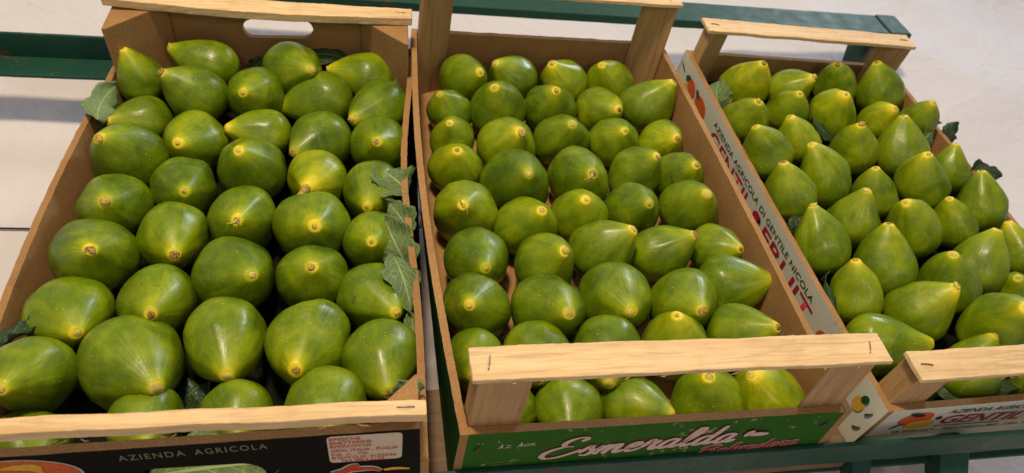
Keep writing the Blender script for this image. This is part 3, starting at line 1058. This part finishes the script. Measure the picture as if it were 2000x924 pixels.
FIGS = [
    (0,1, 0.0281,0.4434,0.0441,0.0232, -0.27,0.07,0.96, 1.65, 0.30),
    (0,1, 0.0947,0.4649,0.0477,0.0273, -0.85,0.00,0.52, 1.67, 0.45),
    (0,1, 0.1739,0.4619,0.0444,0.0307, 0.51,-0.68,0.53, 1.63, 0.20),
    (0,1, 0.2590,0.4641,0.0347,0.0269, -0.96,-0.05,0.28, 1.79, 0.45),
    (0,2, 0.0879,0.4150,0.0471,0.0287, -0.55,-0.26,0.80, 1.56, 0.30),
    (0,2, 0.1423,0.4201,0.0448,0.0276, -0.09,-0.77,0.63, 1.59, 0.35),
    (0,2, 0.2124,0.4259,0.0343,0.0289, -0.97,-0.22,-0.02, 1.69, 0.35),
    (0,2, 0.2683,0.4085,0.0347,0.0303, -0.52,-0.77,0.37, 1.68, 0.20),
    (0,3, 0.0390,0.3967,0.0295,0.0251, -0.70,-0.55,0.45, 1.61, 0.40),
    (0,3, 0.0923,0.3610,0.0330,0.0286, -0.12,-0.79,0.60, 1.60, 0.45),
    (0,3, 0.1568,0.3725,0.0302,0.0258, -0.85,-0.27,0.45, 1.60, 0.60),
    (0,3, 0.2116,0.3602,0.0336,0.0292, -0.47,-0.80,0.38, 1.66, 0.20),
    (0,3, 0.2675,0.3506,0.0329,0.0285, -0.03,-0.69,0.72, 1.57, 0.30),
    (0,4, 0.0401,0.3310,0.0356,0.0311, -0.23,-0.43,0.87, 1.62, 0.20),
    (0,4, 0.0927,0.2925,0.0333,0.0289, 0.26,-0.74,0.62, 1.58, 0.20),
    (0,4, 0.1501,0.3144,0.0349,0.0304, -0.06,-0.43,0.90, 1.53, 0.20),
    (0,4, 0.2087,0.3075,0.0311,0.0267, -0.10,-0.86,0.50, 1.57, 0.80),
    (0,4, 0.2612,0.2882,0.0314,0.0270, -0.08,-0.91,0.40, 1.55, 0.30),
    (0,5, 0.0401,0.2679,0.0345,0.0301, 0.17,-0.63,0.76, 1.60, 0.35),
    (0,5, 0.0955,0.2299,0.0340,0.0296, 0.26,-0.84,0.47, 1.56, 0.50),
    (0,5, 0.1491,0.2497,0.0340,0.0295, 0.11,-0.69,0.71, 1.59, 0.30),
    (0,5, 0.2094,0.2380,0.0364,0.0317, 0.17,-0.68,0.71, 1.58, 0.40),
    (0,5, 0.2638,0.2232,0.0310,0.0266, 0.00,-0.68,0.73, 1.58, 0.40),
    (0,6, 0.0388,0.2061,0.0386,0.0320, 0.31,-0.56,0.77, 1.58, 0.25),
    (0,6, 0.0957,0.1607,0.0335,0.0291, 0.19,-0.75,0.64, 1.57, 0.40),
    (0,6, 0.1502,0.1852,0.0355,0.0311, 0.46,-0.59,0.66, 1.61, 0.20),
    (0,6, 0.2143,0.1799,0.0336,0.0292, 0.11,-0.48,0.87, 1.56, 0.30),
    (0,6, 0.2632,0.1590,0.0324,0.0280, 0.44,-0.76,0.48, 1.56, 0.35),
    (0,7, 0.0358,0.1481,0.0387,0.0294, 0.44,-0.77,0.46, 1.51, 0.45),
    (0,7, 0.0892,0.1020,0.0366,0.0346, 0.56,-0.70,0.44, 1.58, 0.30),
    (0,7, 0.1532,0.1216,0.0353,0.0308, 0.21,-0.91,0.36, 1.63, 0.50),
    (0,7, 0.2167,0.1145,0.0366,0.0319, -0.09,-0.86,0.50, 1.53, 0.45),
    (0,7, 0.2718,0.0992,0.0339,0.0292, 0.12,-0.92,0.38, 1.63, 0.30),
    (0,8, 0.0322,0.0864,0.0479,0.0269, -0.02,-0.70,0.71, 1.59, 0.35),
    (0,8, 0.1094,0.0526,0.0331,0.0248, 0.29,-0.77,0.57, 1.48, 0.40),
    (0,8, 0.1683,0.0574,0.0296,0.0252, 0.21,-0.84,0.50, 1.46, 0.35),
    (0,8, 0.2322,0.0573,0.0334,0.0289, 0.12,-0.82,0.56, 1.42, 0.45),
    (0,9, 0.0347,0.0428,0.0293,0.0247, 0.42,-0.80,0.43, 1.48, 0.30),
    (1,1, 0.0593,0.4656,0.0067,0.0283, 0.25,-0.62,0.75, 1.54, 0.30),
    (1,1, 0.1200,0.4734,0.0055,0.0270, -0.68,-0.20,0.70, 1.49, 0.40),
    (1,1, 0.1788,0.4717,0.0058,0.0274, -0.54,-0.22,0.81, 1.46, 0.60),
    (1,1, 0.2364,0.4736,0.0074,0.0269, -0.51,-0.27,0.82, 1.46, 0.60),
    (1,2, 0.0385,0.4143,0.0025,0.0240, -0.40,-0.28,0.87, 1.46, 0.25),
    (1,2, 0.0919,0.4143,0.0077,0.0292, -0.26,-0.34,0.90, 1.49, 0.25),
    (1,2, 0.1514,0.4199,0.0061,0.0277, -0.07,-0.40,0.92, 1.49, 0.20),
    (1,2, 0.2101,0.4235,0.0047,0.0262, 0.25,-0.75,0.62, 1.56, 0.60),
    (1,2, 0.2646,0.4202,0.0120,0.0288, 0.46,-0.07,0.88, 1.54, 0.35),
    (1,3, 0.0363,0.3665,0.0016,0.0231, -0.20,-0.32,0.93, 1.46, 0.45),
    (1,3, 0.0910,0.3481,0.0081,0.0297, 0.11,-0.48,0.87, 1.51, 0.55),
    (1,3, 0.1541,0.3624,0.0070,0.0286, -0.02,-0.44,0.90, 1.50, 0.20),
    (1,3, 0.2135,0.3675,0.0050,0.0266, -0.02,-0.56,0.83, 1.51, 0.40),
    (1,3, 0.2691,0.3672,0.0053,0.0243, 0.08,-0.68,0.72, 1.54, 0.65),
    (1,4, 0.0359,0.3187,0.0040,0.0256, -0.12,-0.37,0.92, 1.53, 0.60),
    (1,4, 0.0895,0.2905,0.0087,0.0320, 0.06,-0.56,0.82, 1.55, 0.10),
    (1,4, 0.1590,0.3019,0.0089,0.0304, -0.03,-0.67,0.75, 1.55, 0.30),
    (1,4, 0.2223,0.3111,0.0066,0.0274, 0.24,-0.34,0.91, 1.49, 0.35),
    (1,4, 0.2693,0.3042,0.0095,0.0256, 0.05,-0.47,0.88, 1.50, 0.30),
    (1,5, 0.0371,0.2528,0.0071,0.0287, -0.20,-0.57,0.80, 1.51, 0.50),
    (1,5, 0.0933,0.2367,0.0055,0.0280, 0.11,-0.41,0.90, 1.51, 0.50),
    (1,5, 0.1489,0.2503,0.0048,0.0263, -0.13,-0.35,0.93, 1.48, 0.60),
    (1,5, 0.2060,0.2591,0.0049,0.0264, 0.05,-0.59,0.81, 1.54, 0.15),
    (1,5, 0.2645,0.2560,0.0100,0.0281, -0.01,-0.42,0.91, 1.54, 0.30),
    (1,6, 0.0405,0.1969,0.0058,0.0273, 0.02,-0.79,0.61, 1.51, 0.15),
    (1,6, 0.1011,0.1873,0.0054,0.0275, 0.17,-0.41,0.89, 1.56, 0.35),
    (1,6, 0.1579,0.1994,0.0071,0.0286, 0.45,-0.13,0.88, 1.50, 0.35),
    (1,6, 0.2148,0.1994,0.0061,0.0276, 0.56,-0.17,0.81, 1.51, 0.45),
    (1,6, 0.2709,0.2013,0.0121,0.0230, 0.29,-0.66,0.69, 1.51, 0.45),
    (1,7, 0.0342,0.1404,0.0059,0.0277, -0.30,-0.53,0.79, 1.52, 0.20),
    (1,7, 0.0947,0.1360,0.0079,0.0300, 0.09,-0.67,0.74, 1.59, 0.25),
    (1,7, 0.1572,0.1459,0.0095,0.0308, -0.06,-0.79,0.61, 1.54, 0.30),
    (1,7, 0.2199,0.1402,0.0098,0.0284, -0.08,-0.76,0.65, 1.53, 0.35),
    (1,7, 0.2680,0.1552,0.0088,0.0274, 0.72,-0.31,0.62, 1.56, 0.45),
    (1,8, 0.0282,0.0920,0.0008,0.0235, -0.22,-0.79,0.57, 1.52, 0.30),
    (1,8, 0.0767,0.0886,0.0098,0.0263, -0.23,-0.86,0.46, 1.47, 0.35),
    (1,8, 0.1373,0.0887,0.0084,0.0300, -0.30,-0.86,0.42, 1.53, 0.20),
    (1,8, 0.1983,0.0930,0.0068,0.0282, -0.25,0.06,0.97, 1.44, 0.50),
    (1,8, 0.2602,0.0999,0.0064,0.0280, 0.32,-0.38,0.87, 1.51, 0.40),
    (1,9, 0.0430,0.0437,0.0025,0.0240, -0.18,-0.79,0.58, 1.46, 0.30),
    (1,9, 0.0940,0.0386,0.0049,0.0264, -0.28,-0.82,0.50, 1.41, 0.35),
    (1,9, 0.1441,0.0403,0.0027,0.0242, 0.57,-0.57,0.59, 1.58, 0.30),
    (1,9, 0.2096,0.0360,0.0073,0.0289, -0.33,0.04,0.94, 1.35, 0.40),
    (1,9, 0.2620,0.0363,0.0073,0.0289, -0.61,0.09,0.78, 1.43, 0.60),
    (2,1, 0.0633,0.4329,0.0257,0.0272, -0.00,-0.27,0.96, 1.67, 0.70),
    (2,1, 0.1231,0.4328,0.0235,0.0250, 0.25,-0.45,0.86, 1.67, 0.50),
    (2,1, 0.2017,0.4453,0.0236,0.0251, -0.47,-0.06,0.88, 1.68, 0.25),
    (2,1, 0.2580,0.4297,0.0286,0.0281, -0.50,0.25,0.83, 1.67, 0.40),
    (2,2, 0.0367,0.3685,0.0238,0.0253, -0.14,-0.28,0.95, 1.64, 0.40),
    (2,2, 0.1048,0.3924,0.0227,0.0241, -0.18,-0.29,0.94, 1.63, 0.40),
    (2,2, 0.1632,0.3843,0.0257,0.0271, -0.26,-0.25,0.93, 1.66, 0.65),
    (2,2, 0.2311,0.3824,0.0215,0.0229, -0.17,-0.37,0.91, 1.63, 0.80),
    (2,2, 0.2652,0.3651,0.0401,0.0217, -0.19,-0.18,0.96, 1.66, 0.35),
    (2,3, 0.0430,0.3134,0.0238,0.0252, -0.61,0.28,0.74, 1.67, 0.35),
    (2,3, 0.0940,0.3367,0.0218,0.0232, -0.53,0.34,0.78, 1.65, 0.60),
    (2,3, 0.1608,0.3244,0.0240,0.0255, -0.35,0.01,0.94, 1.68, 0.50),
    (2,3, 0.2222,0.3149,0.0254,0.0283, -0.21,0.52,0.83, 1.75, 0.40),
    (2,3, 0.2650,0.2847,0.0303,0.0215, -0.14,0.40,0.90, 1.70, 0.30),
    (2,4, 0.0379,0.2460,0.0251,0.0266, -0.44,0.40,0.81, 1.69, 0.45),
    (2,4, 0.0905,0.2712,0.0272,0.0286, -0.53,0.42,0.74, 1.68, 0.45),
    (2,4, 0.1498,0.2535,0.0216,0.0231, -0.38,0.27,0.88, 1.71, 0.30),
    (2,4, 0.2132,0.2648,0.0301,0.0284, -0.42,0.10,0.90, 1.68, 0.35),
    (2,4, 0.2640,0.2257,0.0329,0.0262, -0.23,0.53,0.82, 1.71, 0.30),
    (2,5, 0.0409,0.1790,0.0248,0.0263, -0.32,0.63,0.71, 1.73, 0.35),
    (2,5, 0.0911,0.2108,0.0252,0.0267, -0.08,0.17,0.98, 1.67, 0.35),
    (2,5, 0.1612,0.2006,0.0268,0.0282, -0.62,0.14,0.78, 1.68, 0.45),
    (2,5, 0.2235,0.2092,0.0242,0.0230, -0.51,0.35,0.79, 1.68, 0.40),
    (2,5, 0.2653,0.1605,0.0330,0.0213, -0.30,0.72,0.63, 1.79, 0.40),
    (2,6, 0.0956,0.1499,0.0263,0.0282, -0.15,0.52,0.84, 1.72, 0.30),
    (2,6, 0.1539,0.1251,0.0301,0.0275, -0.43,0.19,0.88, 1.68, 0.25),
    (2,6, 0.1991,0.1437,0.0331,0.0269, 0.19,0.44,0.88, 1.66, 0.45),
    (2,7, 0.0469,0.1206,0.0230,0.0244, -0.25,0.46,0.85, 1.68, 0.60),
    (2,7, 0.0995,0.0998,0.0267,0.0276, 0.22,-0.08,0.97, 1.67, 0.55),
    (2,7, 0.2339,0.1176,0.0212,0.0236, -0.53,0.00,0.85, 1.63, 0.30),
    (2,8, 0.0352,0.0710,0.0244,0.0259, 0.81,-0.33,0.49, 1.84, 0.40),
    (2,8, 0.1560,0.0639,0.0423,0.0315, -0.32,-0.13,0.94, 1.72, 0.30),
    (2,9, 0.1172,0.0343,0.0236,0.0251, 0.22,0.39,0.90, 1.69, 0.35),
    (2,9, 0.1807,0.0278,0.0205,0.0228, -0.50,0.17,0.85, 1.65, 0.25),
]
LEAVES = [
    (0, (0.0090,0.3610,0.0391), (0.0028,0.3757,0.0600), (0.0102,0.4197,0.0580), 0.021, 'pale'),
    (0, (0.0240,0.4820,0.0560), (0.0375,0.4820,0.0549), (0.0481,0.4820,0.0385), 0.020, 'dark'),
    (0, (0.1924,0.4820,0.0551), (0.2167,0.4820,0.0554), (0.2379,0.4820,0.0465), 0.014, 'dark'),
    (0, (0.1270,0.4820,0.0365), (0.1367,0.4820,0.0405), (0.1500,0.4820,0.0393), 0.008, 'dark'),
    (0, (0.2941,0.2703,0.0470), (0.2820,0.2785,0.0580), (0.2680,0.2927,0.0550), 0.020, 'grey'),
    (0, (0.2933,0.2196,0.0450), (0.2884,0.2298,0.0570), (0.2760,0.2469,0.0550), 0.012, 'grey'),
    (0, (0.2906,0.1885,0.0400), (0.2810,0.1968,0.0600), (0.2740,0.2230,0.0580), 0.016, 'grey'),
    (0, (0.2808,0.1841,0.0550), (0.2922,0.1500,0.0620), (0.2944,0.1314,0.0450), 0.014, 'grey'),
    (0, (0.2944,0.1335,0.0450), (0.2968,0.1086,0.0500), (0.2950,0.0945,0.0400), 0.006, 'grey'),
    (0, (0.3000,0.0504,0.0600), (0.2903,0.0462,0.0650), (0.2782,0.0483,0.0500), 0.010, 'pale'),
    (0, (0.1209,0.0799,0.0100), (0.1302,0.0851,0.0200), (0.1378,0.0954,0.0150), 0.014, 'dark'),
    (0, (0.1633,0.0939,0.0100), (0.1730,0.0961,0.0200), (0.1806,0.1097,0.0150), 0.010, 'dark'),
    (0, (0.0090,0.1098,0.0572), (0.0090,0.1228,0.0536), (0.0090,0.1368,0.0492), 0.014, 'dark'),
    (0, (0.2789,0.4419,0.0300), (0.2884,0.4401,0.0400), (0.2950,0.4604,0.0350), 0.010, 'grey'),
    (2, (0.0311,0.4057,0.0100), (0.0104,0.4057,0.0300), (0.0316,0.4377,0.0300), 0.016, 'grey'),
    (2, (0.0212,0.3127,0.0100), (0.0090,0.3264,0.0235), (0.0090,0.3477,0.0305), 0.008, 'dark'),
    (2, (0.1666,0.3519,0.0100), (0.1344,0.3520,0.0300), (0.1276,0.3750,0.0300), 0.014, 'dark'),
    (2, (0.2528,0.3291,0.0300), (0.2623,0.3378,0.0450), (0.2840,0.3546,0.0450), 0.012, 'grey'),
    (2, (0.3087,0.3442,0.0200), (0.2977,0.3453,0.0400), (0.3076,0.3565,0.0500), 0.010, 'dark'),
    (2, (0.2874,0.2788,0.0300), (0.2989,0.2871,0.0450), (0.3167,0.2693,0.0400), 0.012, 'dark'),
    (2, (0.0293,0.1019,0.0100), (0.0093,0.1139,0.0350), (0.0174,0.1412,0.0350), 0.013, 'dark'),
    (2, (0.0461,0.0625,0.0200), (0.0537,0.0619,0.0300), (0.0829,0.0701,0.0200), 0.012, 'dark'),
    (2, (0.0916,0.0113,0.0200), (0.1121,0.0092,0.0350), (0.1762,0.0151,0.0200), 0.014, 'dark'),
    (2, (0.0413,0.2070,0.0000), (0.0180,0.2014,0.0300), (0.0324,0.2255,0.0300), 0.009, 'dark'),
]

# ---------------------------------------------------------------- figs
NA, NB, NT_ = 40, 10, 22


def fig_radius(z, e):
    if z <= 0:
        return math.sqrt(max(0.0, 1 - (z / 0.88) ** 2))
    u = z / e
    k = max(0.0, math.cos(u * math.pi / 2))
    p = min(1.15, max(0.95, 1.15 - 0.35 * (e - 1.3)))
    return k ** p + 0.13 * u ** 2


def fig_mesh(Rr, e, rng, crisp):
    zs = [-0.88 * math.cos(math.pi / 2 * i / NB) for i in range(NB)]
    zs += [e * (i / NT_) for i in range(NT_ + 1)]
    ph = [rng.uniform(0, 6.28) for _ in range(6)]
    nr = rng.choice((5, 6, 7))
    sd = rng.uniform(0, 100)
    bend = rng.uniform(-0.10, 0.10) * (e - 0.6)
    bdir = rng.uniform(0, 6.28)
    squash = rng.uniform(0.93, 1.05)
    dents = []
    for _ in range(rng.choice((0, 1, 2, 3))):
        aa = rng.uniform(0, 6.28)
        dents.append(((math.cos(aa), math.sin(aa)), rng.uniform(-0.3, e * 0.7), rng.uniform(0.04, 0.12)))
    V, A = [], []
    n = len(zs)
    for i, z in enumerate(zs):
        v = i / (n - 1)
        r = fig_radius(z, e)
        u = max(0.0, z / e)
        bx = bend * math.sin(math.pi * u)
        for k in range(NA):
            a = 2 * math.pi * k / NA
            ca, sa = math.cos(a), math.sin(a)
            s = math.sin(math.pi * min(1, (z + 0.88) / (e + 0.88)))
            d = 1 + crisp * 0.016 * math.cos(nr * a + ph[0]) * s * (0.35 + u)
            d += crisp * 0.010 * math.cos((nr * 2 + 1) * a + ph[1] + z) * s * u
            rid = noise.noise(Vector((ca * 2.6 + sd, sa * 2.6, z * 0.35)))
            d += crisp * 0.024 * rid * s * (0.4 + 0.9 * u)
            d += 0.085 * noise.noise(Vector((ca * r * 1.1 + sd, sa * r * 1.1, z * 1.1 + 3)))
            for dd_, dz_, am in dents:
                q2 = (ca * dd_[0] + sa * dd_[1])
                if q2 > 0.5:
                    g2 = math.exp(-((1 - q2) / 0.10) ** 1 - ((z - dz_) / 0.32) ** 2)
                    d -= am * g2
            d += 0.016 * noise.noise(Vector((ca * r * 3.5 + sd, sa * r * 3.5, z * 3.5 + 8)))
            x = r * d * ca * squash + bx * math.cos(bdir)
            y = r * d * sa / squash + bx * math.sin(bdir)
            zz = z + 0.02 * rid * s
            if i == n - 1:
                zz -= 0.02
            V.append((x * Rr, y * Rr, zz * Rr))
            A.append((ca, sa, (z + 0.88) / (e + 0.88)))
    F = []
    for i in range(n - 1):
        for k in range(NA):
            a, b = i * NA + k, i * NA + (k + 1) % NA
            F.append([a, b, b + NA, a + NA])
    top = len(V)
    V.append((0, 0, (e - 0.05) * Rr)); A.append((0, 0, 1))
    b0 = (n - 1) * NA
    for k in range(NA):
        F.append([b0 + k, b0 + (k + 1) % NA, top])
    F.append(list(range(NA))[::-1])
    me = mesh(V, F, True)
    at = me.attributes.new('rib', 'FLOAT_VECTOR', 'POINT')
    at.data.foreach_set('vector', [q for a in A for q in a])
    return me


def stem_mesh(Rr, e, rng, ext):
    r0 = Rr * rng.choice((0.06, 0.085, 0.10, 0.125))
    h = Rr * ext
    tilt = Vector((rng.uniform(-0.5, 0.5), rng.uniform(-0.5, 0.5), 1)).normalized()
    z0 = (e - 0.07) * Rr
    V, F = [], []
    N, H = 12, 5
    for j in range(H + 1):
        t = j / H
        c_ = Vector((0, 0, z0)) + tilt * h * t
        r = r0 * (1.06 - 0.25 * t * (1 if ext > 0.3 else 0.2))
        for k in range(N):
            a = 6.2832 * k / N
            q = r * (1 + 0.22 * noise.noise(Vector((math.cos(a) * 2 + z0 * 900, math.sin(a) * 2, t * 3))))
            dz = h * 0.30 * noise.noise(Vector((math.cos(a) * 2.5, math.sin(a) * 2.5 + z0 * 500, 5))) if j == H else 0
            V.append(c_ + Vector((q * math.cos(a), q * math.sin(a), dz)))
    for j in range(H):
        for k in range(N):
            F.append([j * N + k, j * N + (k + 1) % N, (j + 1) * N + (k + 1) % N, (j + 1) * N + k])
    V.append(Vector((0, 0, z0)) + tilt * h * (0.70 if ext < 0.3 else 0.95))
    for k in range(N):
        F.append([H * N + k, H * N + (k + 1) % N, len(V) - 1])
    return mesh(V, F, True)


ORD = ['', 'first', 'second', 'third', 'fourth', 'fifth', 'sixth', 'seventh', 'eighth', 'ninth']
CN = ['black', 'green', 'white']
rowcount = {}
for f in FIGS:
    rowcount[(f[0], f[1])] = rowcount.get((f[0], f[1]), 0) + 1
seen = {}
TORN = {(0, 5, 3): 2, (1, 4, 3): 2, (1, 5, 1): 2, (1, 3, 2): 1}
LONG_STEM = {(0, 4, 4): 0.85}
for f in FIGS:
    ci, row, x, y, z, Rr, dx, dy, dz, e, tone = f
    rng = random.Random(int(x * 1e5) + int(y * 1e4) * 7 + ci)
    seen[(ci, row)] = seen.get((ci, row), 0) + 1
    pos = seen[(ci, row)]
    d = Vector((dx, dy, dz)).normalized()
    Rr *= (1.04, 1.07, 1.04)[ci]
    q = d.to_track_quat('Z', 'Y')
    m = CR[ci]['M'] @ Matrix.Translation((x, y, z)) @ q.to_matrix().to_4x4() @ Matrix.Rotation(rng.uniform(0, 6.28), 4, 'Z')
    me = fig_mesh(Rr, e, rng, rng.choice((1.0, 1.3, 1.8)) if ci != 2 else 1.9)
    o = link('fig', me, None, [M['fig']])
    root_at(o, m)
    o['tone'] = tone + (0.06 if ci == 2 else 0.0)
    ext = LONG_STEM.get((ci, row, pos), rng.choice((0.055, 0.06, 0.07, 0.11)))
    link('stem', stem_mesh(Rr, e, rng, ext), o, [M['stem']])
    if (ci, row, pos) in TORN:
        top = Vector((0, 0, e * Rr * 0.97))
        for q_ in range(TORN[(ci, row, pos)]):
            a_ = rng.uniform(0, 6.28)
            dv = Vector((math.cos(a_), math.sin(a_), 0))
            pl = [top, top + dv * Rr * 0.10 + Vector((0, 0, Rr * 0.03)), top + dv * Rr * 0.20 + Vector((dv.y, -dv.x, 0)) * Rr * 0.05 + Vector((0, 0, -Rr * 0.02)), top + dv * Rr * 0.27 + Vector((dv.y, -dv.x, 0)) * Rr * 0.12 + Vector((0, 0, -Rr * 0.07))]
            link('torn_peel', tube(catmull(pl, 4), 0.001, 6, True, [Rr * 0.042 * (1 - i_ / 13.5) for i_ in range(13)]), o, [M['stem']])
    # how it looks
    col = 'dark green' if tone < 0.26 else 'yellowish' if tone > 0.52 else 'green'
    dw = (CR[ci]['M'].to_3x3() @ d)
    tw = (CAM_POS - (CR[ci]['M'] @ Vector((x, y, 0)))).normalized()
    if dw.dot(tw) > 0.80: lay = 'stem towards the viewer'
    elif dw.x < -0.45: lay = 'stem to the left'
    elif dw.x > 0.45: lay = 'stem to the right'
    elif dw.y < -0.4: lay = 'stem to the front'
    else: lay = 'stem up'
    if (ci, row, pos) == (0, 4, 4): lay = 'long stalk left on'
    nrow = max(r for c_, r in rowcount if c_ == ci)
    rw = 'back row' if row == 1 else 'front row' if row == nrow else ORD[row] + ' row back'
    n = rowcount[(ci, row)]
    if n == 1: pp = 'only one in ' + rw
    elif pos == 1: pp = 'leftmost in ' + rw
    elif pos == n: pp = 'rightmost in ' + rw
    else: pp = ORD[pos] + ' from left in ' + rw
    tag(o, '%s fig, %s, %s, %s crate' % (col, lay, pp, CN[ci]), 'fig', 'figs in the %s crate' % CN[ci])


# ---------------------------------------------------------------- leaves
def leaf_mesh(P0, P1, P2, w, rng):
    P0, P1, P2 = Vector(P0), Vector(P1), Vector(P2)
    V, F, UV = [], [], []
    NV, NU = 22, 12
    nrm0 = Vector((0.1, -0.55, 0.83))
    ph = rng.uniform(0, 6)
    rng_c = rng.random() > 0.5
    for j in range(NV + 1):
        v = j / NV
        p = P0 * (1 - v) ** 2 + P1 * 2 * v * (1 - v) + P2 * v * v
        d = ((P1 - P0) * (1 - v) + (P2 - P1) * v).normalized()
        s = d.cross(nrm0).normalized()
        nn = s.cross(d)
        wd = w * (math.sin(math.pi * min(1, v ** 0.75 * 0.98 + 0.02)) ** 0.7) * (1 + 0.16 * math.sin(v * 15 + ph) + 0.05 * math.sin(v * 41 + ph)) + 0.0002
        for i in range(NU + 1):
            u = 2 * i / NU - 1
            cup = -0.45 * w * u * abs(u) * (1 if rng_c else -1) + 0.18 * w * math.sin(v * 9 + u * 2 + ph) * abs(u)
            rip = 0.06 * w * math.sin((v * 6 - abs(u) * 2.5) * 6.28)
            V.append(p + s * wd * u + nn * (cup + rip * abs(u)))
            UV.append((i / NU, v))
    for j in range(NV):
        for i in range(NU):
            a = j * (NU + 1) + i
            F.append([a, a + 1, a + NU + 2, a + NU + 1])
    me = mesh(V, F, True)
    uv = me.uv_layers.new(name='UVMap')
    for lp in me.loops:
        uv.data[lp.index].uv = UV[lp.vertex_index]
    return me


LL = ['pale leaf folded over the left edge of the black crate',
      'dark leaf behind the upper left figs in the black crate',
      'dark leaf against the back panel right of centre, black crate',
      'small dark leaf tip behind the third fig of the back row, black crate',
      'grey green veined leaf, uppermost on the right edge of the black crate',
      'narrow grey green leaf just below the uppermost right edge leaf, black crate',
      'wide curled grey green leaf midway down the right edge of the black crate',
      'long drooping grey green leaf low on the right edge, black crate',
      'thin leaf strip squeezed between fig and right edge, black crate',
      'pale leaf showing above the front handle at the right corner, black crate',
      'dark leaf between the front figs left of centre, black crate',
      'small dark leaf in the gap between front figs, centre of black crate',
      'dark leaf at the lower left edge of the black crate',
      'grey leaf tucked behind the rightmost upper fig, black crate',
      'grey green leaf in the back left corner of the white crate',
      'thin dark leaf standing by the left side of the white crate, near the back',
      'dark veined leaf between figs near the back of the white crate',
      'grey green leaf under the rightmost upper fig of the white crate',
      'dark pointed leaf at the upper right edge of the white crate',
      'dark rounded leaf halfway down the right edge of the white crate',
      'large dark leaf by the left side near the front, white crate',
      'dark leaf just behind the front handle, white crate left',
      'large dark leaf lying below the front handle of the white crate',
      'small dark leaf between figs on the left side, white crate middle']
for i, (ci, P0, P1, P2, w, kind) in enumerate(LEAVES):
    if i == 0:
        w, P0, P1, P2 = 0.0125, (0.006, 0.366, 0.056), (0.0, 0.388, 0.060), (0.012, 0.418, 0.058)
    rng = random.Random(i + 40)
    if i == 22:
        w, P0, P1, P2 = 0.010, (0.085, 0.024, 0.014), (0.125, 0.022, 0.032), (0.180, 0.026, 0.022)
    b = Vector(P0)
    me = leaf_mesh(Vector(P0) - b, Vector(P1) - b, Vector(P2) - b, w, rng)
    o = link('fig_leaf', me, None, [M['leaf_' + kind]])
    root_at(o, CR[ci]['M'] @ Matrix.Translation(b))
    so = o.modifiers.new('thickness', 'SOLIDIFY')
    so.thickness = 0.0004
    tag(o, LL[i], 'leaf', 'fig leaves in the crates')
me = leaf_mesh(Vector((-0.045, 0, -0.01)), Vector((0, -0.002, 0.004)), Vector((0.045, 0, 0.0)), 0.022, random.Random(99))
o = link('fig_leaf', me, None, [M['leaf_grey']])
root_at(o, CR[0]['M'] @ Matrix.Translation((0.165, 0.0105, 0.046)))
so = o.modifiers.new('thickness', 'SOLIDIFY')
so.thickness = 0.0004
tag(o, 'green leaf showing through the front hand hole of the black crate', 'leaf', 'fig leaves in the crates')
